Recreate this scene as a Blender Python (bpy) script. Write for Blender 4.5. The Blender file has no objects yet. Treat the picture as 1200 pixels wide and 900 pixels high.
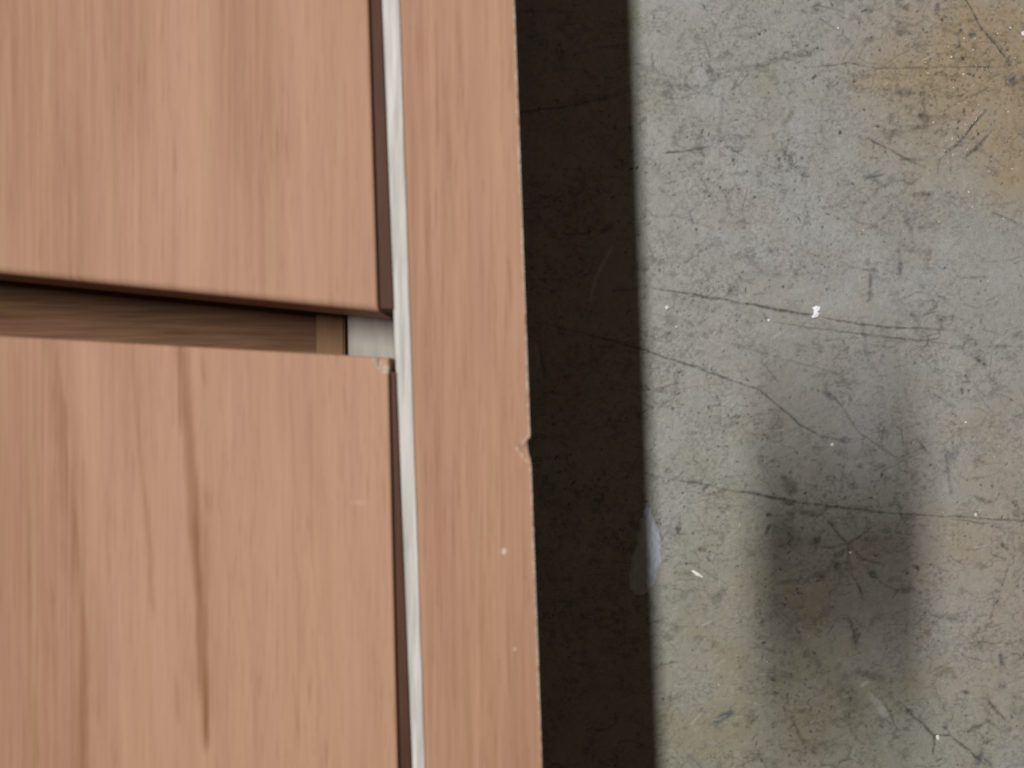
import bpy, bmesh, math, random
import numpy as np
from mathutils import Vector

# ------------------------------------------------------------------ camera, world, light, exposure
# Real size, in metres.  The floor is z = 0, the cabinet lies on its back on it and
# its fronts face up; the photographer holds the phone about 22 cm above the floor.
MM = 0.001
CAM_H = 225.0                      # mm above the floor
FPX = 900.0                        # focal length in photo pixels (1200 wide)
sc = bpy.context.scene
cd = bpy.data.cameras.new("camera")
cam = bpy.data.objects.new("camera", cd)
sc.collection.objects.link(cam)
cam.location = (0, 0, CAM_H * MM)
cam.rotation_euler = (0, 0, 0)     # straight down
cd.sensor_width = 36.0
cd.lens = 36.0 * FPX / 1200.0
cd.clip_start = 0.005
cd.clip_end = 20
cd.dof.use_dof = True
cd.dof.focus_distance = 0.190
cd.dof.aperture_fstop = 15.0
sc.camera = cam

w = bpy.data.worlds.new("World"); sc.world = w; w.use_nodes = True
bg = w.node_tree.nodes["Background"]
bg.inputs[0].default_value = (1.0, 0.79, 0.58, 1); bg.inputs[1].default_value = 0.082

LAMP_H = 2.5                       # one ceiling tube, up and to the left of the cabinet
ld = bpy.data.lights.new("ceiling_tube", 'AREA')
ld.shape = 'RECTANGLE'; ld.size = 0.11; ld.size_y = 0.86
ld.energy = 84.0; ld.color = (1.0, 0.99, 0.965)
lamp = bpy.data.objects.new("ceiling_tube", ld)
sc.collection.objects.link(lamp)
lamp.location = (-0.37 * LAMP_H, 0.20 * LAMP_H, LAMP_H)
lamp.rotation_euler = (0, math.radians(-20.3), 0)

sc.view_settings.view_transform = 'Standard'
sc.view_settings.look = 'None'
sc.view_settings.gamma = 1.0
sc.view_settings.exposure = 0.0
sc.render.engine = 'CYCLES'

# ------------------------------------------------------------------ helpers
rng = np.random.default_rng(7)
random.seed(5)
COL = sc.collection

def mm(px, py, z):
    """photo position seen at height z (mm) -> world mm"""
    d = (CAM_H - z) / FPX
    return (px - 600.0) * d, -(py - 450.0) * d

def hash2(ix, iy, seed):
    h = (ix.astype(np.int64) * 374761393 + iy.astype(np.int64) * 668265263 + seed * 982451653) & 0xFFFFFFFF
    h = ((h ^ (h >> 13)) * 1274126177) & 0xFFFFFFFF
    h = h ^ (h >> 16)
    return (h & 0xFFFF) / 65535.0

def vnoise(x, y, seed=0):
    ix = np.floor(x); iy = np.floor(y)
    fx = x - ix; fy = y - iy
    fx = fx * fx * fx * (fx * (fx * 6 - 15) + 10); fy = fy * fy * fy * (fy * (fy * 6 - 15) + 10)
    a = hash2(ix, iy, seed); b = hash2(ix + 1, iy, seed)
    c = hash2(ix, iy + 1, seed); d = hash2(ix + 1, iy + 1, seed)
    return (a * (1 - fx) + b * fx) * (1 - fy) + (c * (1 - fx) + d * fx) * fy

def fbm(x, y, octv=4, seed=0, gain=0.5):
    s = 0; a = 1.0; t = 0
    for k in range(octv):
        s = s + a * vnoise(x * 2 ** k + 17.3 * k, y * 2 ** k - 9.1 * k, seed + k); t += a; a *= gain
    return s / t

def sstep(a, b, x):
    t = np.clip((x - a) / (b - a), 0, 1)
    return t * t * (3 - 2 * t)

def link(o, parent=None):
    COL.objects.link(o)
    if parent: o.parent = parent
    return o

def tag(o, label=None, cat=None, group=None, kind=None):
    if label: o["label"] = label
    if cat: o["category"] = cat
    if group: o["group"] = group
    if kind: o["kind"] = kind
    return o

def mesh_obj(name, verts, faces, mat, parent=None, attrs=None, smooth=False):
    me = bpy.data.meshes.new(name)
    if isinstance(verts, np.ndarray):
        verts = np.ascontiguousarray(verts, dtype=np.float32)
        faces = np.ascontiguousarray(faces, dtype=np.int32)
        n, k = faces.shape
        me.vertices.add(len(verts)); me.vertices.foreach_set("co", verts.ravel())
        me.loops.add(n * k); me.loops.foreach_set("vertex_index", faces.ravel())
        me.polygons.add(n)
        me.polygons.foreach_set("loop_start", np.arange(0, n * k, k, dtype=np.int32))
        me.update(calc_edges=True)
    else:
        me.from_pydata(verts, [], faces)
    for an, arr in (attrs or {}).items():
        at = me.attributes.new(an, 'FLOAT', 'POINT')
        at.data.foreach_set("value", np.ascontiguousarray(arr, dtype=np.float32).ravel())
    me.polygons.foreach_set("use_smooth", np.full(len(me.polygons), smooth, dtype=bool))
    me.materials.append(mat)
    me.validate(); me.update()
    return link(bpy.data.objects.new(name, me), parent)

def grid_faces(ny, nx):
    i = np.arange(ny * nx).reshape(ny, nx)
    return np.stack([i[:-1, :-1], i[:-1, 1:], i[1:, 1:], i[1:, :-1]], -1).reshape(-1, 4)

# ------------------------------------------------------------------ materials
def new_mat(name):
    m = bpy.data.materials.new(name); m.use_nodes = True
    nt = m.node_tree
    return m, nt, nt.nodes["Principled BSDF"]

def N(nt, t, **kw):
    n = nt.nodes.new(t)
    for k, v in kw.items(): setattr(n, k, v)
    return n

def attr(nt, name):
    n = N(nt, "ShaderNodeAttribute"); n.attribute_name = name
    return n.outputs["Fac"]

def mixc(nt, fac, a, b, mode='MIX'):
    n = N(nt, "ShaderNodeMix", data_type='RGBA', blend_type=mode)
    for s, v in ((n.inputs[0], fac), (n.inputs[6], a), (n.inputs[7], b)):
        if isinstance(v, bpy.types.NodeSocket): nt.links.new(v, s)
        elif isinstance(v, (int, float)): s.default_value = v
        else: s.default_value = (*v, 1)
    return n.outputs[2]

def noise(nt, scale, detail=4, rough=0.55, stretch=None, rotz=0.0):
    tc = N(nt, "ShaderNodeTexCoord"); v = tc.outputs["Object"]
    if stretch:
        mp = N(nt, "ShaderNodeMapping"); mp.inputs["Scale"].default_value = stretch
        mp.inputs["Rotation"].default_value = (0, 0, rotz)
        nt.links.new(v, mp.inputs[0]); v = mp.outputs[0]
    n = N(nt, "ShaderNodeTexNoise"); n.inputs["Scale"].default_value = scale
    n.inputs["Detail"].default_value = detail; n.inputs["Roughness"].default_value = rough
    nt.links.new(v, n.inputs["Vector"])
    return n.outputs["Fac"]

def ramp(nt, fac, a, b, lo=0.0, hi=1.0):
    n = N(nt, "ShaderNodeMapRange"); n.clamp = True
    nt.links.new(fac, n.inputs[0])
    for k, v in zip((1, 2, 3, 4), (a, b, lo, hi)): n.inputs[k].default_value = v
    return n.outputs[0]

def bump(nt, bsdf, h, dist, strength=0.5):
    b = N(nt, "ShaderNodeBump"); b.inputs["Distance"].default_value = dist; b.inputs["Strength"].default_value = strength
    nt.links.new(h, b.inputs["Height"]); nt.links.new(b.outputs[0], bsdf.inputs["Normal"])

def wood_mat(name, light, mid, dark, core=(0.70, 0.61, 0.53)):
    m, nt, b = new_mat(name)
    c = mixc(nt, attr(nt, "tone"), light, mid)
    hue = noise(nt, 1.0, 3, 0.6, (190, 9, 60), math.radians(2.1))
    c = mixc(nt, ramp(nt, hue, 0.35, 0.65, 0, 1), mixc(nt, 0.35, c, (0.40, 0.215, 0.148)), mixc(nt, 0.35, c, (0.42, 0.258, 0.145)))
    c = mixc(nt, attr(nt, "streak"), c, dark)
    pores = noise(nt, 1.0, 3, 0.6, (3000, 120, 400), math.radians(2.1))
    drift = noise(nt, 1.0, 3, 0.6, (130, 22, 60), math.radians(2.1))
    pm = N(nt, "ShaderNodeMath", operation='MULTIPLY')
    nt.links.new(ramp(nt, pores, 0.52, 0.68, 0, 0.50), pm.inputs[0]); nt.links.new(ramp(nt, drift, 0.38, 0.66, 0.25, 1.0), pm.inputs[1])
    c = mixc(nt, pm.outputs[0], c, dark)
    fine = noise(nt, 1.0, 3, 0.6, (1300, 24, 200), math.radians(2.1))
    c = mixc(nt, ramp(nt, fine, 0.42, 0.66, 0, 0.40), c, (light[0] * 1.08, light[1] * 1.10, light[2] * 1.12))
    wear = noise(nt, 1.0, 5, 0.65, (45, 30, 45))
    c = mixc(nt, ramp(nt, wear, 0.55, 0.75, 0, 0.12), c, (0.30, 0.20, 0.15))
    c = mixc(nt, attr(nt, "chip"), c, core)
    nt.links.new(c, b.inputs["Base Color"])
    b.inputs["Roughness"].default_value = 0.6
    b.inputs["Specular IOR Level"].default_value = 0.14
    bump(nt, b, pores, 0.00004, 0.35)
    return m

M_WOOD = wood_mat("cherry_laminate", (0.425, 0.246, 0.163), (0.272, 0.140, 0.086), (0.190, 0.078, 0.030))

def plain_wood(name, a, b_, stretch, rough=0.6):
    m, nt, b = new_mat(name)
    f = noise(nt, 1.0, 4, 0.6, stretch)
    nt.links.new(mixc(nt, ramp(nt, f, 0.3, 0.7), a, b_), b.inputs["Base Color"])
    b.inputs["Roughness"].default_value = rough
    b.inputs["Specular IOR Level"].default_value = 0.12
    bump(nt, b, f, 0.00005, 0.3)
    return m
M_PALE = plain_wood("whitewashed_wood", (0.62, 0.60, 0.575), (0.35, 0.33, 0.30), (1300, 60, 300))
M_GREY = plain_wood("grey_raw_wood", (0.36, 0.335, 0.30), (0.22, 0.20, 0.175), (700, 50, 300))
M_INNER = plain_wood("inner_brown_wood", (0.20, 0.098, 0.048), (0.11, 0.050, 0.024), (60, 900, 300))
M_BLOCK = plain_wood("inner_block_wood", (0.23, 0.125, 0.060), (0.16, 0.08, 0.04), (700, 60, 300))

def floor_mat():
    m, nt, b = new_mat("worn_concrete")
    f1 = noise(nt, 1.0, 5, 0.6, (14, 14, 14))
    f2 = noise(nt, 1.0, 6, 0.65, (75, 75, 75))
    f3 = noise(nt, 1.0, 4, 0.7, (600, 600, 600))
    c = mixc(nt, ramp(nt, f1, 0.3, 0.7), (0.278, 0.278, 0.256), (0.308, 0.309, 0.308))
    c = mixc(nt, ramp(nt, f2, 0.35, 0.7, 0, 0.5), c, (0.215, 0.210, 0.186))
    c = mixc(nt, ramp(nt, f3, 0.5, 0.8, 0, 0.42), c, (0.155, 0.150, 0.135))
    c = mixc(nt, ramp(nt, f3, 0.22, 0.42, 0.25, 0), c, (0.36, 0.36, 0.345))
    f4 = noise(nt, 1.0, 3, 0.65, (1500, 1500, 1500))
    c = mixc(nt, ramp(nt, f4, 0.50, 0.72, 0, 0.42), c, (0.14, 0.135, 0.12))
    c = mixc(nt, attr(nt, "brown"), c, (0.285, 0.215, 0.138))
    c = mixc(nt, attr(nt, "yellow"), c, (0.205, 0.188, 0.118))
    c = mixc(nt, attr(nt, "blue"), c, (0.068, 0.066, 0.082))
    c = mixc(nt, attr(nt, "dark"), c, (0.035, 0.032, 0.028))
    c = mixc(nt, attr(nt, "light"), c, (0.46, 0.46, 0.45))
    nt.links.new(c, b.inputs["Base Color"])
    r = ramp(nt, f2, 0.3, 0.7, 0.48, 0.68)
    nt.links.new(r, b.inputs["Roughness"])
    b.inputs["Specular IOR Level"].default_value = 0.35
    bump(nt, b, f4, 0.0002, 0.6)
    return m
M_FLOOR = floor_mat()

def simple(name, col, rough=0.5, var=0.15, scale=300):
    m, nt, b = new_mat(name)
    f = noise(nt, scale, 3)
    c2 = tuple(x * (1 - var) for x in col)
    nt.links.new(mixc(nt, ramp(nt, f, 0.3, 0.7), col, c2), b.inputs["Base Color"])
    b.inputs["Roughness"].default_value = rough
    return m

# ------------------------------------------------------------------ floor
STEP = 1.08                         # photo pixels between vertices (0.27 mm)
gx = np.arange(590, 1262, STEP); gy = np.arange(-62, 964, STEP)
PX, PY = np.meshgrid(gx, gy)
dark = np.zeros_like(PX); blue = np.zeros_like(PX); light = np.zeros_like(PX); brown = np.zeros_like(PX)
yellow = np.zeros_like(PX)
WX = (fbm(PX / 16, PY / 16, 3, 40) - 0.5) * 9     # wobble so no mark is a clean shape
WY = (fbm(PX / 16, PY / 16, 3, 50) - 0.5) * 9
GR = fbm(PX / 4.0, PY / 4.0, 3, 60)               # breaks the marks up

def stroke(field, pts, wd, amt, soft=0.6, brk=0.5, wob=1.0):
    """a mark along a polyline, width wd px, fading at its ends"""
    pts = np.array(pts, float)
    seg = np.hypot(*np.diff(pts, axis=0).T); tot = seg.sum() + 1e-6
    x0 = pts[:, 0].min() - wd * 2 - 10; x1 = pts[:, 0].max() + wd * 2 + 10
    y0 = pts[:, 1].min() - wd * 2 - 10; y1 = pts[:, 1].max() + wd * 2 + 10
    i0, i1 = np.searchsorted(gx, [x0, x1]); j0, j1 = np.searchsorted(gy, [y0, y1])
    if i1 <= i0 or j1 <= j0: return
    s = (slice(j0, j1), slice(i0, i1))
    k = wob * min(1.0, 0.12 + wd / 10)
    X = PX[s] + WX[s] * k; Y = PY[s] + WY[s] * k
    best = np.full(X.shape, 1e9); tt = np.zeros(X.shape); acc = 0
    for (a, b, L) in zip(pts[:-1], pts[1:], seg):
        d = b - a; L2 = max(L * L, 1e-6)
        t = np.clip(((X - a[0]) * d[0] + (Y - a[1]) * d[1]) / L2, 0, 1)
        q = np.hypot(X - a[0] - t * d[0], Y - a[1] - t * d[1])
        m = q < best; best = np.where(m, q, best); tt = np.where(m, (acc + t * L) / tot, tt); acc += L
    ww = wd * 0.5 * (0.65 + 0.7 * vnoise(tt * tot / 14, tt * 0 + pts[0, 0], 5))
    v = 1 - sstep(ww * (1 - soft), ww * (1 + soft) + 0.4, best)
    v = v * (0.35 + 0.65 * sstep(0, 0.12, tt) * (1 - sstep(0.85, 1.0, tt))) if len(pts) > 1 else v
    v = v * (1 - brk + brk * sstep(0.30, 0.62, GR[s])) * amt
    field[s] = 1 - (1 - field[s]) * (1 - v)

def spot(field, x, y, r, amt, soft=0.5, brk=0.4):
    i0, i1 = np.searchsorted(gx, [x - 2.2 * r - 3, x + 2.2 * r + 3]); j0, j1 = np.searchsorted(gy, [y - 2.2 * r - 3, y + 2.2 * r + 3])
    if i1 <= i0 or j1 <= j0: return
    s = (slice(j0, j1), slice(i0, i1))
    k = min(1.6, .3 + r / 5.0); a = hash(x) % 7; el = 0.4 + 0.5 * ((x * 7.3) % 1)
    X = PX[s] - x + WX[s] * k; Y = PY[s] - y + WY[s] * k
    q = np.hypot(X * math.cos(a) + Y * math.sin(a), (Y * math.cos(a) - X * math.sin(a)) / el)
    v = (1 - sstep(r * (1 - soft), r * (1 + soft) + .5, q)) * amt * (1 - brk + brk * sstep(.3, .6, GR[s]))
    field[s] = 1 - (1 - field[s]) * (1 - v)

D, B = dark, blue
S = [  # long scratches and strokes, photo pixels
 (D, [(1122,-20),(1150,32),(1187,77)], 1.9, .85), (B, [(1184,95),(1190,88)], 9, .85),
 (D, [(940,80),(1000,74),(1030,80),(1187,78)], 1.3, .55),
 (D, [(848,83),(905,72),(968,57)], 5, .33), (D, [(1156,127),(1122,170),(1107,181)], 2.6, .9),
 (D, [(1160,157),(1146,172),(1130,186)], 3.2, .8), (D, [(1162,100),(1130,117),(1105,130)], 1.6, .5),
 (D, [(1014,161),(1050,180),(1086,197)], 1.8, .65), (D, [(1032,155),(1060,156)], 7, .42),
 (D, [(1070,152),(1085,149)], 4, .6), (D, [(1048,108),(1068,108)], 7, .55), (D, [(1050,40),(1070,36)], 3.6, .6),
 (D, [(1015,47),(1024,45)], 5, .42), (D, [(1058,11),(1068,9)], 6, .55), (D, [(1097,18),(1101,5)], 4.5, .6),
 (D, [(960,20),(982,36)], 1.2, .55), (D, [(1082,95),(1085,140)], 4, .35), (D, [(1102,185),(1098,205)], 1.4, .5),
 (D, [(776,180),(805,176),(835,171)], 2.4, .8), (D, [(930,131),(919,148)], 6, .42),
 (D, [(848,107),(843,168)], 4, .2), (D, [(749,120),(759,117)], 2.2, .6), (D, [(965,2),(952,8),(960,12)], 3, .6),
 (D, [(957,5),(988,12)], 2.0, .5), (D, [(830,75),(838,95)], 4, .4),
 (D, [(747,335),(813,345),(880,357),(949,369),(981,376),(1040,384),(1120,386)], 2.0, .72),
 (D, [(880,357),(949,369)], 3.0, .45),
 (D, [(760,349),(840,362),(905,374)], 5, .18),
 (D, [(894,366),(900,377)], 2.4, .5), (D, [(904,377),(987,389),(1050,396),(1120,404)], 1.6, .55),
 (D, [(700,395),(757,411),(827,435),(891,457),(915,477),(934,495),(962,511),(1000,520)], 2.1, .72),
 (B, [(1008,315),(1029,317)], 2.2, .6), (B, [(1020,318),(1021,352)], 5, .62), (B, [(1016,354),(1022,350)], 4, .6),
 (B, [(1013,379),(1015,419)], 6, .42), (D, [(791,456),(797,432)], 5, .32), (D, [(811,403),(800,419)], 2, .5),
 (D, [(864,405),(947,429),(990,440)], 1.8, .35), (B, [(963,459),(981,469)], 4, .5),
 (D, [(968,458),(982,470),(1007,507),(1053,538)], 1.4, .45),
 (D, [(765,558),(820,567),(874,577),(922,587),(968,592),(1030,600),(1075,604),(1230,611)], 1.7, .62),
 (D, [(872,576),(905,584),(930,588)], 3.4, .6), (D, [(960,592),(1030,599)], 5, .35), (D, [(1110,608),(1160,614)], 1.4, .5),
 (D, [(965,606),(982,623),(993,638),(999,674),(1013,702)], 3.0, .62),
 (D, [(965,643),(993,638),(1019,620)], 3.0, .5), (D, [(993,638),(1012,655),(1036,661)], 3.0, .5),
 (D, [(1019,674),(1055,694)], 1.6, .4), (D, [(1109,535),(1116,583)], 3.4, .4), (D, [(1075,515),(1091,532)], 2.2, .5),
 (D, [(1024,552),(1041,545)], 2, .45), (D, [(988,546),(986,580)], 3, .35), (D, [(1143,583),(1163,589)], 4, .55),
 (D, [(1092,461),(1123,478)], 3, .42), (D, [(1053,538),(1090,520)], 1.3, .35), (D, [(1030,555),(1080,530)], 1.3, .3),
 (D, [(1053,821),(1070,838),(1095,863),(1115,863),(1132,877),(1160,902)], 2.3, .7),
 (D, [(1095,863),(1094,885)], 3.6, .7), (D, [(1107,849),(1115,863)], 3.5, .5), (D, [(1132,860),(1163,843)], 3.4, .5),
 (D, [(1157,821),(1180,846)], 3, .62), (B, [(1152,878),(1143,899)], 4, .75), (B, [(1152,886),(1163,901)], 4, .75),
 (D, [(1130,812),(1140,813)], 5, .8), (B, [(1173,765),(1174,782)], 5, .75), (B, [(1170,803),(1178,807)], 9, .55),
 (D, [(897,787),(915,796),(931,795)], 11, .42), (D, [(982,795),(1010,788),(1040,797)], 8, .42),
 (D, [(985,804),(998,820),(1010,832)], 16, .33), (D, [(992,722),(1005,750)], 4, .52),
 (D, [(928,843),(936,858),(945,876)], 2.7, .5), (D, [(1038,826),(1055,860)], 1.6, .5),
 (B, [(838,848),(846,838),(860,832)], 7, .85), (D, [(1068,227),(1094,228)], 4.2, .65), (D, [(1014,209),(1035,205)], 2.6, .62),
 (D, [(1024,211),(1033,215)], 2.6, .62), (D, [(1063,248),(1070,276)], 5, .36), (B, [(1053,282),(1068,293)], 5, .42),
 (D, [(1055,293),(1055,328)], 4, .42), (D, [(1161,248),(1196,263)], 2, .5), (D, [(1126,325),(1157,325)], 3, .5),
 (D, [(1066,216),(1082,206)], 2, .5), (D, [(962,245),(990,238)], 3, .35), (D, [(1036,840),(1048,850)], 3, .4),
 (D, [(600,133),(680,122),(722,110)], 2.6, .45), (D, [(672,120),(690,117)], 8, .55), (D, [(664,276),(690,272)], 2.4, .6),
 (D, [(704,275),(718,262)], 5, .5), (D, [(700,55),(735,52)], 2, .5), (D, [(640,380),(720,400)], 2, .5),
 (D, [(630,408),(640,440)], 6, .5), (D, [(720,340),(750,338)], 2.5, .5),
]
for f, p, wd, a in S: stroke(f, p, wd, min(1, a * 1.02), .85)
for f, x, y, r, a in [
 (D,955,91,3,.95),(D,986,155,2.4,.95),(D,1029,148,2,.95),(D,785,105,8,.32),(D,805,102,9,.36),(D,890,40,2,.9),(B,990,514,8,.55),
 (D,925,569,12,.5),(D,924,592,6,.85),(D,902,604,3,.85),(D,901,620,3.6,.85),(D,956,637,7,.72),(D,968,592,4.5,.85),
 (D,925,626,8,.42),(D,965,671,6,.6),(B,985,652,6,.75),(B,983,667,8,.55),(D,1075,667,4,.95),(D,1064,694,6,.52),(D,1026,675,5,.65),
 (B,1115,533,9,.5),(D,1128,458,3.4,.85),(D,1177,637,4,.95),(D,1003,745,6,.55),(D,894,730,5,.65),(D,956,880,5,.55),
 (D,1126,35,3.2,.8),(D,1129,68,4,.6),(D,1125,52,3,.7),(D,1084,108,5,.4),(D,1093,101,3,.5),(D,1083,136,5,.6),(D,1131,136,3,.7),
 (B,828,575,5,.7),(D,795,620,5,.75),(D,822,645,4,.8),(D,830,655,4,.7),(D,770,612,3,.7),(D,1014,90,8,.4),(D,1158,870,3,.7),(D,1187,840,2.5,.8),
 (D,870,515,4,.4),(D,1107,855,4,.5),(D,760,455,3,.7),(D,788,480,3,.6),(D,960,460,2.5,.8),(D,1150,495,5,.5)]:
    spot(f, x, y, r, a)
CL = [(rng.uniform(600, 1240), rng.uniform(-60, 960), rng.uniform(15, 60)) for _ in range(45)] + [(1090, 100, 60), (1130, 40, 50), (1100, 150, 50), (1170, 620, 40), (1170, 760, 60), (1150, 480, 50)]
for k in range(2600):               # small dirt specks, gathered in loose drifts
    if k % 3: cx, cy, cr = CL[k % len(CL)]; x = rng.normal(cx, cr); y = rng.normal(cy, cr)
    else: x = rng.uniform(600, 1240); y = rng.uniform(-60, 960)
    if k > 2300: x = rng.normal(1130, 50); y = rng.normal(85, 60)
    L = .4 + rng.exponential(1.1); a = rng.normal(-.5, .9)
    stroke(D, [(x, y), (x + math.cos(a) * L, y + math.sin(a) * L)], 1.0 + .45 * rng.exponential(1.0), rng.uniform(.3, 1.0), .6, .1, 2.0)
for _ in range(420):                # short hairline scuffs
    x = rng.uniform(600, 1240); y = rng.uniform(-60, 960); a = rng.normal(0.25, 0.75); L = rng.uniform(5, 34)
    dx, dy = math.cos(a) * L, math.sin(a) * L
    stroke(D, [(x, y), (x + dx * .5, y + dy * .5 + rng.normal(0, 1.5)), (x + dx, y + dy)], rng.uniform(.8, 2.2), rng.uniform(.12, .42))
for _ in range(90):                 # broad soft scuffs
    x = rng.uniform(600, 1240); y = rng.uniform(-60, 960); a = rng.normal(0.2, 0.8); L = rng.uniform(10, 50)
    stroke(D, [(x, y), (x + math.cos(a) * L, y + math.sin(a) * L)], rng.uniform(4, 12), rng.uniform(.06, .2), .9, .6)
for _ in range(90):                # pale scrapes
    x = rng.uniform(600, 1240); y = rng.uniform(-60, 960); a = rng.normal(-0.5, 0.6); L = rng.uniform(3, 22)
    stroke(light, [(x, y), (x + math.cos(a) * L, y + math.sin(a) * L)], rng.uniform(.8, 2.0), rng.uniform(.1, .35))
stroke(light, [(690,355),(698,325),(718,288)], 3, .6, .8, .3); stroke(light, [(626,402),(634,432)], 8, .4)
for _ in range(70):                 # soft dark smudges painted in to deepen the left of the phone's shadow
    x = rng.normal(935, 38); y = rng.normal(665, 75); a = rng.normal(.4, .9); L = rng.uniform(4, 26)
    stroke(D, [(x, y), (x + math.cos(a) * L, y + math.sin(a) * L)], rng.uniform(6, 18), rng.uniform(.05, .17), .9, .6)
stroke(light, [(1018,815),(1040,840)], 6, .5); stroke(light, [(1008,805),(1016,800)], 5, .5)
dark += 0.30 * sstep(.55, .80, fbm(PX / 9, PY / 7, 4, 81)) * sstep(.4, .6, fbm(PX / 70, PY / 60, 2, 85)) * (1 - dark)
for sc_, am, sd in ((34, .42, 301), (17, .34, 331), (75, .34, 361)):   # crazing and drag marks
    rdg = 1 - np.abs(2 * fbm(PX / sc_ + .6 * fbm(PX / 50, PY / 50, 2, sd + 9), PY / (sc_ * .62), 4, sd) - 1)
    msk = sstep(.47, .66, fbm(PX / 55, PY / 45, 3, sd + 3)) * (.4 + .6 * sstep(.35, .6, GR))
    dark = 1 - (1 - dark) * (1 - am * sstep(.93, .99, rdg) * msk)
dark = 1 - (1 - dark) * (1 - .22 * sstep(.50, .68, fbm(PX / 3.2, PY / 2.4, 2, 391)) * sstep(.42, .6, fbm(PX / 30, PY / 26, 3, 395)))
light += 0.10 * sstep(.60, .8, fbm(PX / 8, PY / 6, 4, 91))
def blob(x, y, rx, ry):
    q = ((PX - x) / rx) ** 2 + ((PY - y) / ry) ** 2
    return np.exp(-q)
nb = 0.45 + 1.1 * fbm(PX / 45, PY / 45, 4, 11)
brown = np.clip(nb * (1.1 * blob(1155, 80, 120, 105) + 0.75 * blob(1205, 190, 60, 55) + .32 * blob(1200, 560, 110, 140)
        + .30 * blob(1190, 740, 120, 110) + .25 * blob(950, 720, 90, 90) + .12 * blob(680, 300, 60, 300)
        + .22 * blob(1110, 640, 90, 50) + .2 * blob(1040, 90, 40, 30)), 0, .9)
brown = np.clip(brown + .16 * sstep(.52, .75, fbm(PX / 60, PY / 50, 3, 15)), 0, .9)
yellow = np.clip(nb * (.6 * blob(738, 25, 13, 28) + .28 * blob(768, 100, 26, 30) + .22 * blob(780, 140, 40, 30) + .2 * blob(905, 97, 40, 22)
         + .55 * blob(840, 830, 150, 130) + .4 * blob(1000, 860, 200, 80) + .38 * blob(860, 640, 110, 150) + .08 * blob(770, 300, 60, 140) + .18 * blob(1060, 150, 40, 60) + .15 * blob(800, 490, 60, 60)), 0, .8)  # olive stains; the lower blobs also paint in the tube's light falloff
Z = -0.17 * dark - 0.08 * blue + 0.05 * light + 0.20 * (fbm(PX / 5, PY / 5, 3, 71) - .5) + 0.35 * (fbm(PX / 60, PY / 60, 2, 77) - .5)
fx, fy = mm(PX, PY, 0)
edge = np.minimum.reduce([PX - gx[0], gx[-1] - PX, PY - gy[0], gy[-1] - PY])
Z = Z * sstep(0, 12, edge)
for a_ in (dark, blue, light, brown, yellow): a_ *= sstep(0, 38, edge)
V = np.stack([fx * MM, fy * MM, Z * MM], -1)
ny, nx = PX.shape
F = grid_faces(ny, nx)[:, ::-1]
# the plain rest of the floor around that patch, in the same sheet
xs = [-1.2, V[0, 0, 0], V[0, -1, 0], 1.2]; ys = [1.2, V[0, 0, 1], V[-1, 0, 1], -1.2]
ring_v, ring_f = [], []
for a in range(3):
    for b in range(3):
        if a == 1 and b == 1: continue
        k = len(ring_v)
        ring_v += [(xs[a], ys[b], 0), (xs[a], ys[b + 1], 0), (xs[a + 1], ys[b + 1], 0), (xs[a + 1], ys[b], 0)]
        ring_f.append([k, k + 1, k + 2, k + 3])
Vf = np.concatenate([V.reshape(-1, 3), np.array(ring_v)])
Ff = np.concatenate([F, np.array(ring_f) + ny * nx])
pad = np.zeros(len(ring_v))
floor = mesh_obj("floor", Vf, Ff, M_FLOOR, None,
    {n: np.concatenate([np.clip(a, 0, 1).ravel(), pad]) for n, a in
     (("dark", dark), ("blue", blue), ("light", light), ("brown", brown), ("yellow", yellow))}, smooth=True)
tag(floor, "scratched and stained grey concrete floor", None, kind="structure")

# ------------------------------------------------------------------ cabinet
cab = bpy.data.objects.new("drawer_cabinet", None); link(cab)
cab.empty_display_size = 0.02
tag(cab, "cherry wood drawer cabinet lying face up on the concrete, edges chipped", "cabinet")

def seg_dist(X, Y, pts):
    best = np.full(X.shape, 1e9)
    for a, b in zip(pts[:-1], pts[1:]):
        d = (b[0] - a[0], b[1] - a[1]); L2 = d[0] ** 2 + d[1] ** 2
        t = np.clip(((X - a[0]) * d[0] + (Y - a[1]) * d[1]) / L2, 0, 1)
        best = np.minimum(best, np.hypot(X - a[0] - t * d[0], Y - a[1] - t * d[1]))
    return best

def wood_tone(X, Y, seed):
    """grain along the panel: broad bands, finer lines, all slightly slanted as the panel is"""
    U = X - 0.036 * (Y - 450) + 9 * (fbm(X / 160, Y / 420, 2, seed) - .5)
    t = 0.62 * fbm(U / 75, Y / 700, 3, seed + 3) + 0.23 * fbm(U / 11, Y / 260, 3, seed + 7) + 0.15 * fbm(U / 4, Y / 120, 2, seed + 11)
    return U, np.clip((t - 0.31) / 0.36, 0, 1)

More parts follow.
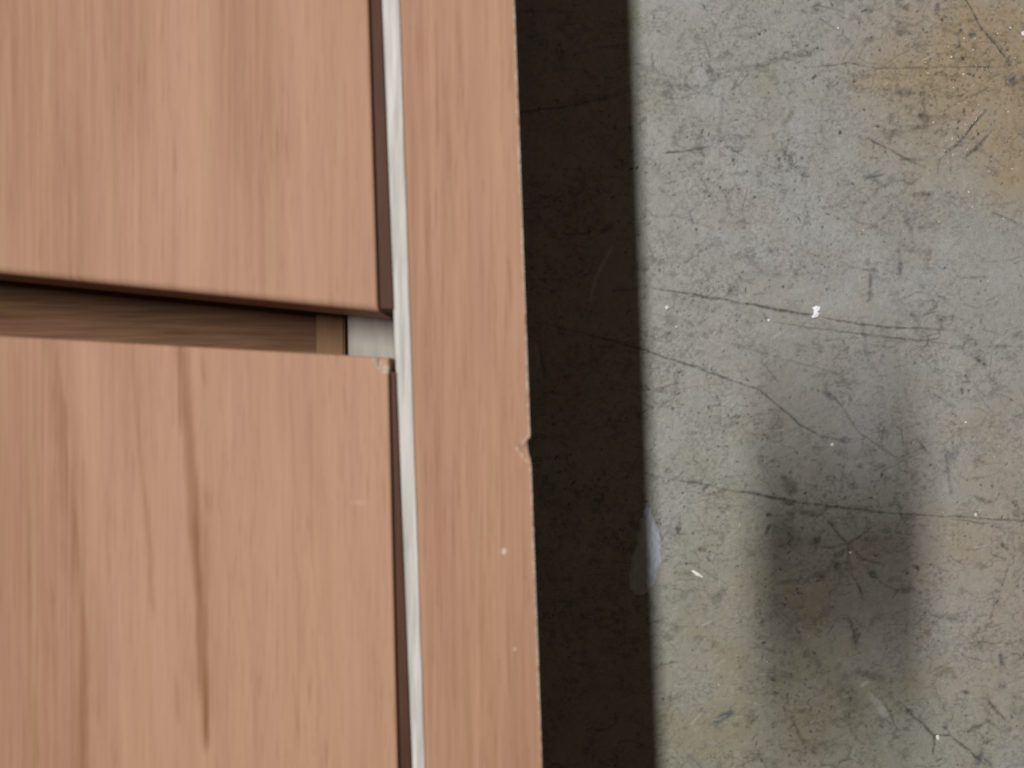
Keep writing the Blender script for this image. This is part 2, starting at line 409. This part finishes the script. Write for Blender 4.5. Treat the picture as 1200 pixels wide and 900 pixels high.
def board(name, axx, axy, corner, z_top, thick, r, mat, seed, shape=None, parent=cab, r0=None):
    """axx/axy: photo-pixel parameters across and along; corner(u,v)->(px,py).  Bevelled rim and side walls."""
    def rim(ax, rr):
        a0, a1 = ax[0], ax[-1]; s = 1 if a1 > a0 else -1
        inner = [a for a in ax if (a - a0) * s > rr * 1.5 and (a1 - a) * s > rr * 1.5]
        pos = [a0, a0, a0, a0 + .3 * rr * s, a0 + rr * s] + inner + [a1 - rr * s, a1 - .3 * rr * s, a1, a1, a1]
        zz = [-thick, -r - .5, -r, -.3 * r, 0] + [0] * len(inner) + [0, -.3 * r, -r, -r - .5, -thick]
        return np.array(pos), np.array(zz)
    def round_start(pos, zz, R, d):
        """a well rounded first edge of radius R (mm) instead of the small bevel"""
        a0 = pos[0]; s = 1 if pos[-1] > a0 else -1
        keep = [i for i in range(5, len(pos)) if (pos[i] - a0) * s > R / d * 1.2]
        th = np.linspace(0, math.pi / 2, 9)
        return (np.concatenate([[a0], a0 + s * R / d * (1 - np.cos(th)), pos[keep]]),
                np.concatenate([[-thick], -R * (1 - np.sin(th)), zz[keep]]))
    d = (CAM_H - z_top) / FPX
    ux, uz = rim(list(axx), r / d); vy, vz = rim(list(axy), r / d)
    if r0: vy, vz = round_start(vy, vz, r0, d)
    Ugrid, Vgrid = np.meshgrid(ux, vy)
    Zg = z_top + np.minimum(*np.meshgrid(uz, vz))
    X, Y = corner(Ugrid, Vgrid)
    U, tone = wood_tone(X, Y, seed)
    streak = np.zeros_like(X); chip = np.zeros_like(X); dz = np.zeros_like(X); dx = np.zeros_like(X)
    if shape: tone, streak, chip, dz, dx = shape(X, Y, U, tone, streak, chip, dz, dx, Zg)
    chip = chip * (Zg > z_top - r - .2); dz = dz * (Zg > z_top - thick * .5)
    wx, wy = mm(X + dx, Y, z_top)
    Vv = np.stack([wx * MM, wy * MM, (Zg + dz) * MM], -1).reshape(-1, 3)
    ny, nx = X.shape
    return mesh_obj(name, Vv, grid_faces(ny, nx)[:, ::-1], mat, parent,
                    {"tone": np.clip(tone, 0, 1), "streak": np.clip(streak, 0, 1), "chip": np.clip(chip, 0, 1)})

Z_FR = 100.0; Z_PAN = 98.8; Z_STRIP = 98.6; Z_CARC = 84.0
def ax(a, b, fine, lo=-60, hi=1260):
    """fine steps where the photo looks, coarse beyond"""
    out = [a]
    s = 1 if b > a else -1
    q = a
    while (b - q) * s > 1e-6:
        q = q + s * (fine if lo <= q <= hi else 60)
        if (b - q) * s < fine * .5: q = b
        out.append(q)
    return out

# upper drawer front: right edge (432,0)-(443,365), bottom edge (0,320)-(443,365)
def c_up(u, v):
    # u: px across measured at the bottom edge, v: distance above the bottom edge
    return u - 0.0305 * v, 365 + 0.1015 * (u - 443) * np.exp(-np.clip(v, 0, None) / 500.) - v + 0.04 * (u - 443) * (1 - np.exp(-v / 500.))
def s_up(X, Y, U, tone, streak, chip, dz, dx, Z):
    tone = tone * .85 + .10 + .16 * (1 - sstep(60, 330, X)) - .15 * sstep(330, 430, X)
    for u0, w_, a in ((26, 4, .25), (100, 7, .22), (143, 5, .16), (386, 4, .2), (210, 8, .12)):
        q = np.abs(U - u0 - 5 * (fbm(Y / 140, U * 0 + u0, 2, 21) - .5))
        streak = streak + a * (1 - sstep(0, w_, q)) * (.35 + .9 * fbm(Y / 60, U / 30, 2, int(u0)))
    return tone, streak, chip, dz, dx
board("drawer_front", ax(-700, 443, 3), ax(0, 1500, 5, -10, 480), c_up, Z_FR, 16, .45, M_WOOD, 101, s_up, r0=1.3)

# lower drawer front: top edge (0,393)-(455,419), right edge down to (466,900); corner chipped
def c_lo(u, v):
    return u + 0.0235 * v, 419 + 0.056 * (u - 455) + v
def s_lo(X, Y, U, tone, streak, chip, dz, dx, Z):
    tone = tone * .85 + .02 + .48 * (1 - sstep(82, 100, X - .03 * (Y - 400) + 4 * fbm(Y / 90, X * 0, 2, 3)))
    tone = tone - .14 * sstep(250, 430, X)
    def st(pts, wd, a, jit=6, sd=1, one=False):
        nonlocal streak
        Xj = X + jit * (fbm(Y / 70, X * 0 + sd, 3, sd) - .5)
        ys = [p[1] for p in pts]; xs = [p[0] for p in pts]
        xc = np.interp(Y, ys, xs); q = Xj - xc
        wv = wd * (.55 + .9 * fbm(Y / 60, X * 0 + sd, 2, sd + 5))
        if one: f = np.where(q < 0, 1 - sstep(0, wv * 3.5, -q), 1 - sstep(0, wv * .6, q))
        else: f = 1 - sstep(0, wv, np.abs(q))
        e = sstep(ys[0] - 14, ys[0] + 14, Y) * (1 - sstep(ys[-1] - 14, ys[-1] + 14, Y))
        streak = np.maximum(streak, a * f * e * (.8 + .35 * fbm(Y / 30, X / 12, 2, sd + 9)))
    st([(213, 400), (218, 480), (228, 600), (238, 760), (241, 875)], 11, .85, 4, 3)
    st([(228, 560), (236, 640), (240, 760)], 14, .5, 5, 4)
    st([(236, 415), (240, 450)], 6, .35, 5, 8)
    st([(240, 570), (242, 605)], 8, .42, 5, 9)
    st([(66, 395), (78, 500), (92, 640), (101, 760), (103, 960)], 7, .46, 8, 5, True)
    st([(155, 395), (166, 560), (176, 640), (181, 720)], 4.5, .5, 8, 6)
    st([(170, 600), (177, 650)], 6, .4, 5, 16)
    st([(205, 790), (208, 845)], 6, .4, 6, 7)
    st([(258, 400), (264, 560), (268, 760), (262, 950)], 3, .24, 6, 10)
    st([(20, 420), (30, 620), (40, 960)], 8, .22, 10, 11)
    st([(336, 430), (342, 560), (350, 720), (352, 860)], 4, .22, 10, 12)
    st([(365, 470), (368, 640), (375, 900)], 4, .2, 10, 13)
    st([(300, 420), (310, 700), (316, 950)], 3, .16, 10, 14)
    st([(402, 430), (404, 560), (410, 940)], 2.5, .15, 6, 15)
    # broken corner: the face layer is gone outside an arc round the corner
    q = np.hypot(X - 457, (Y - 417)) + 2.5 * (fbm(X / 5, Y / 5, 2, 9) - .5)
    chip = np.maximum(chip, .8 * sstep(13.5, 15.5, q) * (1 - sstep(18, 20.5, q)) * (Y < 441) * (Y > 417.2))
    dz = dz - 0.9 * (1 - sstep(14, 20, q)) * (Z > Z_FR - 1)
    a = seg_dist(X, Y, [(395, 590), (440, 588)])
    chip = np.maximum(chip, .16 * (1 - sstep(0, 1.6, a)))
    return tone, streak, chip, dz, dx
low = board("drawer_front", ax(-700, 455, 2.6), ax(0, 1500, 4, -10, 520), c_lo, Z_FR, 16, .4, M_WOOD, 202, s_lo)
low["label"] = "lower drawer front with a chipped corner"

# end panel: left edge = right edge of the pale strip, right edge (603,0)-(636,900)
def lx(y): return 468.6 + 0.0333 * y
def rx(y): return 603.4 + 0.0363 * y
def c_pan(u, v): return lx(v) + (rx(v) - lx(v)) * u / 136.0, v
def s_pan(X, Y, U, tone, streak, chip, dz, dx, Z):
    er = rx(Y) - X
    tone = tone * .75 + .06 + .14 * sstep(450, 900, Y)
    for u0, w_, a in ((8, 5, .2), (24, 4, .15), (52, 6, .16), (100, 3, .22), (118, 3, .2), (70, 4, .12), (128, 2, .16)):
        q = np.abs((X - lx(Y)) - u0 - 7 * (fbm(Y / 120, X * 0 + u0, 3, 31) - .5))
        streak = streak + a * (1 - sstep(0, w_, q)) * (.1 + 1.3 * fbm(Y / 55, X / 25, 2, int(u0) + 2))
    for _ in range(26):             # tiny dark ticks of grain
        x0, y0, L = rng.uniform(480, 620), rng.uniform(0, 900), rng.uniform(8, 30)
        streak = np.maximum(streak, .22 * (1 - sstep(.4, 2.2, seg_dist(X, Y, [(x0, y0), (x0 + .036 * L, y0 + L)]))))
    # the bare pale line along the worn outer edge
    jag = fbm(Y / 5, X * 0, 3, 44)
    chip = np.maximum(chip, (.6 + .3 * jag) * (1 - sstep(1.0 + 1.2 * (jag - .3), 2.3 + 1.2 * (jag - .3), er)) * sstep(.18, .36, fbm(Y / 16, X * 0 + 3, 3, 45)))
    near = 1 - sstep(0, 6, er)
    dx = dx - .5 * (fbm(Y / 7, X * 0, 3, 46) - .35) * near
    # the dent: edge pushed in, split running to a point
    q = sstep(511, 517, Y) * (1 - sstep(526, 547, Y))
    dx = dx - 3.4 * q * near
    tri = np.clip(1 - seg_dist(X, Y, [(622, 522), (614, 526)]) / 9.0, 0, 1)
    dz = dz - .4 * sstep(0, 1, tri)
    a = np.minimum(seg_dist(X, Y, [(606, 526.5), (617, 540), (621, 547)]), seg_dist(X, Y, [(606, 526.5), (611, 521), (618, 512)]))
    chip = np.maximum(chip, .42 * (1 - sstep(.3, 1.8, a)) * sstep(.3, .6, fbm(X / 5, Y / 5, 2, 61)))
    chip = np.maximum(chip, .6 * (1 - sstep(.6, 2.8, np.hypot(X - 606, (Y - 526) * 1.3))))
    a = seg_dist(X, Y, [(617.5, 520), (612, 560), (613, 620), (615, 680)])
    streak = np.maximum(streak, .28 * (1 - sstep(.5, 2.5, a)))
    for x0, y0, r_ in ((590.5, 646, 3.2), (603, 761, 1.5), (613, 264, 1.6)):
        chip = np.maximum(chip, .65 * (1 - sstep(r_ * .5, r_, np.hypot(X - x0, (Y - y0) * .7))))
    return tone, streak, chip, dz, dx
board("side_panel", ax(0, 136, 1.7), ax(-1300, 2200, 2.2), c_pan, Z_PAN, 98.8, .3, M_WOOD, 303, s_pan)

# pale unfinished strip along the panel's inner side
def c_strip(u, v):
    l = 446.6 + 0.0395 * v; r = lx(v) - 0.3
    return l + (r - l) * u / 20.0 + (1 - u / 20.0) * 1.2 * (fbm(v / 40, v * 0 + 2, 2, 55) - .5), v
board("edge_strip", ax(0, 20, 2.5), ax(-1300, 2200, 6), c_strip, Z_STRIP, 94, .25, M_PALE, 404)

def box(name, x0, x1, y0, y1, z0, z1, mat, bev=.3, parent=cab):
    """mm extents"""
    bm = bmesh.new()
    bmesh.ops.create_cube(bm, size=1)
    for v in bm.verts:
        v.co = Vector(((x0 + x1) / 2 + v.co.x * (x1 - x0), (y0 + y1) / 2 + v.co.y * (y1 - y0), (z0 + z1) / 2 + v.co.z * (z1 - z0))) * MM
    if bev: bmesh.ops.bevel(bm, geom=bm.edges[:], offset=bev * MM, segments=2, affect='EDGES')
    me = bpy.data.meshes.new(name); bm.to_mesh(me); bm.free(); me.materials.append(mat)
    return link(bpy.data.objects.new(name, me), parent)

# added dark strip, coloured as the shaded side of each front, beside the pale strip
Z_EDGE_SHADE = 99.0
M_EDGE_SHADE = plain_wood("shaded_edge_brown", (0.098, 0.046, 0.030), (0.060, 0.027, 0.017), (700, 40, 300))
def edge_shade(v0, v1, edge):
    def c(u, v):
        l = edge(v); r = 446.0 + 0.0395 * v + .6
        return l + (r - l) * u / 10.0, v
    board("edge_shade_strip", ax(0, 10, 5), ax(v0, v1, 12), c, Z_EDGE_SHADE, 12, .1, M_EDGE_SHADE, 505)
edge_shade(-1100, 362, lambda v: 600 + (443 - .0305 * (365 - v) - 600) * (CAM_H - Z_FR) / (CAM_H - Z_EDGE_SHADE) + .5)
edge_shade(436, 1900, lambda v: 600 + (455 + .0235 * (v - 419) - 600) * (CAM_H - Z_FR) / (CAM_H - Z_EDGE_SHADE) + .5)

# carcass stile behind the fronts (its grey-white front edge shows in the gap)
def stile():
    z = Z_CARC - .3; pts = []
    for v in (-1300, 2200):
        a = mm(408 + .0 * v + .020 * (v - 395), v, z); b = mm(470 + .0333 * (v - 395), v, z)
        pts += [a, b]
    (ax0, ay0), (bx0, by0), (ax1, ay1), (bx1, by1) = pts
    top = [(ax0, ay0), (bx0, by0), (bx1, by1), (ax1, ay1)]
    vs = [(x * MM, y * MM, z * MM) for x, y in top] + [(x * MM, y * MM, 5 * MM) for x, y in top]
    fs = [[3, 2, 1, 0], [4, 5, 6, 7]] + [[i, (i + 1) % 4, 4 + (i + 1) % 4, 4 + i] for i in range(4)]
    return mesh_obj("carcass_stile", vs, fs, M_GREY, cab)
# keep the stile left of the strip: the strip starts above it, so let the strip be shallow
stile()
x375 = mm(375, 395, 70)[0]; x401 = mm(401, 395, 76)[0]
box("cross_rail", -180, x375, -6, 24, 46, 66, M_INNER)
box("runner_block", x375 + .2, x401, -10, 26, 50, 74, M_BLOCK)
box("back_panel", -180, -19, -230, 230, 1, 5, M_INNER, 0)
box("far_side_panel", -199, -180.5, -230, 230, 0, 84, M_INNER)
box("end_rail", -180, -33, 214, 230, 5.5, 83, M_INNER)
box("end_rail", -180, -33, -230, -214, 5.5, 83, M_INNER)

# ------------------------------------------------------------------ small things on the floor
def flat_thing(name, outline, h, mat, dome=0.5, z0=0.15, seed=1, curl=0.0):
    """a thin solid piece with an outline in photo px, raised and uneven"""
    n = len(outline); cx = sum(p[0] for p in outline) / n; cy = sum(p[1] for p in outline) / n
    wx0, wy0 = mm(cx, cy, 0)
    rings = [(1.0, 0.0), (1.0, h * .55), (.86, h * .9), (.55, h * (1 + dome * .6)), (.2, h * (1 + dome))]
    vs, fs = [], []
    rnd = random.Random(seed)
    for s, z in rings:
        for (px, py) in outline:
            x, y = mm(cx + (px - cx) * s, cy + (py - cy) * s, 0)
            zz = z0 + z + (rnd.uniform(-.12, .12) * h if z > 0 else 0) + curl * (s * (px - cx) / 10.0) ** 2
            vs.append(((x - wx0) * MM, (y - wy0) * MM, zz * MM))
    for k in range(len(rings) - 1):
        for i in range(n):
            j = (i + 1) % n
            fs.append([k * n + j, k * n + i, (k + 1) * n + i, (k + 1) * n + j])
    fs.append([(len(rings) - 1) * n + i for i in range(n)][::-1]); fs.append(list(range(n)))
    o = mesh_obj(name, vs, fs, mat, None, smooth=False)
    bm = bmesh.new(); bm.from_mesh(o.data); bmesh.ops.recalc_face_normals(bm, faces=bm.faces); bm.to_mesh(o.data); bm.free()
    o.location = (wx0 * MM, wy0 * MM, 0)
    return o

def smooth_outline(pts, k=4):
    out = []
    n = len(pts)
    for i in range(n):
        p0, p1, p2, p3 = (np.array(pts[(i + d) % n], float) for d in (-1, 0, 1, 2))
        for s in range(k):
            t = s / k
            out.append(tuple(.5 * ((2 * p1) + (-p0 + p2) * t + (2 * p0 - 5 * p1 + 4 * p2 - p3) * t * t + (-p0 + 3 * p1 - 3 * p2 + p3) * t ** 3)))
    return out

m, nt, b = new_mat("dried_blue_glue")
f = noise(nt, 1.0, 6, .7, (1100, 420, 300))
nt.links.new(mixc(nt, ramp(nt, f, .3, .7), (0.46, 0.51, 0.56), (0.24, 0.27, 0.30)), b.inputs["Base Color"])
b.inputs["Roughness"].default_value = .42
M_GLUE = m
def make_drip():
    out = smooth_outline([(757,594),(765,599),(771,618),(775,645),(772,668),(766,686),(752,697),(740,692),(735,681),(740,655),(746,628),(751,606)], 6)
    n = len(out); cx, cy = 756.0, 652.0; wx0, wy0 = mm(cx, cy, 0)
    out = [(x + 3.4 * (vnoise(np.array(x / 5.), np.array(y / 5.), 3) - .5), y + 3.4 * (vnoise(np.array(x / 5.), np.array(y / 5.), 4) - .5)) for x, y in out]
    R = [1.0, .985, .95, .9, .82, .72, .6, .48, .36, .24, .12]
    vs, fs = [], []
    for k, q in enumerate(R):
        for (px, py) in out:
            X, Y = cx + (px - cx) * q, cy + (py - cy) * q
            x, y = mm(X, Y, 0)
            f = float(fbm(np.array(X / 5.), np.array(Y / 9.), 3, 17))
            h = -.1 if k == 0 else .10 + .38 * min(1, (1 - q) * 6) * (.45 + 1.0 * f) - .12 * min(1, (1 - q) * 1.2)
            vs.append(((x - wx0) * MM, (y - wy0) * MM, h * MM))
    for k in range(len(R) - 1):
        for i in range(n):
            j = (i + 1) % n
            fs.append([k * n + j, k * n + i, (k + 1) * n + i, (k + 1) * n + j])
    fs.append([(len(R) - 1) * n + i for i in range(n)][::-1])
    o = mesh_obj("glue_drip", vs, fs, M_GLUE, None, smooth=True)
    bm = bmesh.new(); bm.from_mesh(o.data); bmesh.ops.recalc_face_normals(bm, faces=bm.faces)
    if sum(f.normal.z for f in bm.faces) < 0: bmesh.ops.reverse_faces(bm, faces=bm.faces)
    bm.to_mesh(o.data); bm.free()
    o.location = (wx0 * MM, wy0 * MM, 0)
    return o
drip = make_drip()
tag(drip, "pale blue-grey teardrop of dried glue on the concrete at the shadow's edge", "glue drip")

M_PAPER = simple("white_paper", (0.86, 0.86, 0.90), .8, .08, 900)
scrap = flat_thing("paper_scrap", [(951,361),(956,358.5),(961,360),(960,364),(957,365),(960,367),(958,371),(952,373),(950,371),(953,368),(953,364)], .35, M_PAPER, .8, .2, 8, .12)
tag(scrap, "tiny torn white paper scrap lying on the long dark floor scratch", "paper scrap")
M_FLAKE = simple("white_flake", (0.74, 0.73, 0.70), .7, .15, 900)
for out, lab in (
    ([(809,668.5),(813,668),(819,671),(824,675.5),(823,677),(816,674.5)], "thin white sliver on the concrete to the right of the glue drip"),
    ([(1096,861.5),(1099,860.5),(1100.5,863),(1099.5,867),(1097,866)], "small white paint flake at the fork of the floor crack"),
    ([(1196,38),(1199,36.5),(1201.5,39),(1200,43),(1197,42)], "small white flake on the brown floor stain, at the photo's right edge"),
    ([(898,374.5),(901,373.5),(903,375),(900.5,377.5)], "white crumb beside the short dark tick left of the paper scrap"),
    ([(973,519.5),(976,518.5),(977.5,521),(975.5,523.5),(973,522.5)], "white crumb on the concrete just below the end of the curved floor scratch"),
):
    o = flat_thing("white_flake", out, .3, M_FLAKE, .6, .1, int(out[0][0]))
    tag(o, lab, "flake", "white flakes on the floor")

# loose grit, thickest on the brown stain
gv, gf = [], []
def grain(px, py, r):
    x, y = mm(px, py, 0); k = len(gv)
    a = random.uniform(0, 6.28)
    for i in range(5):
        q = a + i * 1.257
        rr = r * random.uniform(.6, 1.2)
        gv.append(((x + math.cos(q) * rr) * MM, (y + math.sin(q) * rr) * MM, (.1 + random.uniform(0, .5) * r) * MM))
    gv.append((x * MM, y * MM, (.15 + r * random.uniform(.8, 1.3)) * MM)); gv.append((x * MM, y * MM, -.1 * MM))
    for i in range(5):
        j = (i + 1) % 5
        gf.append([k + i, k + j, k + 5]); gf.append([k + j, k + i, k + 6])
for x, y in ((982,33),(984,145),(980,181),(979,183),(917,504),(867,615),(935,495),(1165,535),(899,775),(1157,330),(1007,394),(793,383)):
    grain(x, y, random.uniform(.22, .4))
for _ in range(230):
    x = random.gauss(1165, 55); y = random.gauss(130, 75)
    if x < 1020: continue
    grain(x, y, .09 + .1 * random.expovariate(1.0))
for _ in range(36):
    t = random.random(); grain(1150 - 45 * t + random.gauss(0, 4), 130 + 55 * t + random.gauss(0, 4), random.uniform(.12, .3))
for _ in range(110):
    grain(random.uniform(740, 1240), random.uniform(0, 900), .06 + .08 * random.expovariate(1.0))
mg, nt, b = new_mat("pale_grit")
f = noise(nt, 700, 2)
nt.links.new(mixc(nt, ramp(nt, f, .35, .65), (0.80, 0.79, 0.75), (0.38, 0.34, 0.28)), b.inputs["Base Color"])
b.inputs["Roughness"].default_value = .25
grit = mesh_obj("grit", gv, gf, mg)
tag(grit, "pale glinting sand grains scattered over the floor", "grit", kind="stuff")

# ------------------------------------------------------------------ added stand-in for the unseen phone, shaped for its soft floor shadow
ph = bpy.data.objects.new("phone_shadow_blocker", None); link(ph)
ph.location = (0, 0, (CAM_H + 10) * MM); ph.empty_display_size = .01
tag(ph, "unseen dark stand-in for the phone above the cabinet, shaped to cast its soft shadow", "camera")
M_PH = simple("blocker_black", (0.03, 0.03, 0.035), .3, .2, 50)
M_GL = simple("blocker_glass", (0.01, 0.01, 0.012), .08, .1, 50)
def rbox(name, x0, x1, y0, y1, z0, z1, r, mat):
    bm = bmesh.new(); ring = []
    for (cx, cy, a0) in ((x1 - r, y1 - r, 0), (x0 + r, y1 - r, 90), (x0 + r, y0 + r, 180), (x1 - r, y0 + r, 270)):
        for k in range(7):
            a = math.radians(a0 + k * 15)
            ring.append(bm.verts.new(((cx + r * math.cos(a)) * MM, (cy + r * math.sin(a)) * MM, z0 * MM)))
    fc = bm.faces.new(ring)
    ex = bmesh.ops.extrude_face_region(bm, geom=[fc])
    bmesh.ops.translate(bm, verts=[v for v in ex['geom'] if isinstance(v, bmesh.types.BMVert)], vec=(0, 0, (z1 - z0) * MM))
    bmesh.ops.recalc_face_normals(bm, faces=bm.faces)
    me = bpy.data.meshes.new(name); bm.to_mesh(me); bm.free(); me.materials.append(mat)
    return link(bpy.data.objects.new(name, me), ph)
rbox("body", -23, 20, -34, 28, 0, 9, 7, M_PH)
rbox("screen", -20, 17, -31, 25, 9.05, 9.4, 4, M_GL)
rbox("lens_ring", -9, 9, -9, 9, -1.5, -.05, 8.9, M_GL)
rbox("blocker_button", 8, 16, 28.1, 30, 3, 6, .9, M_PH)
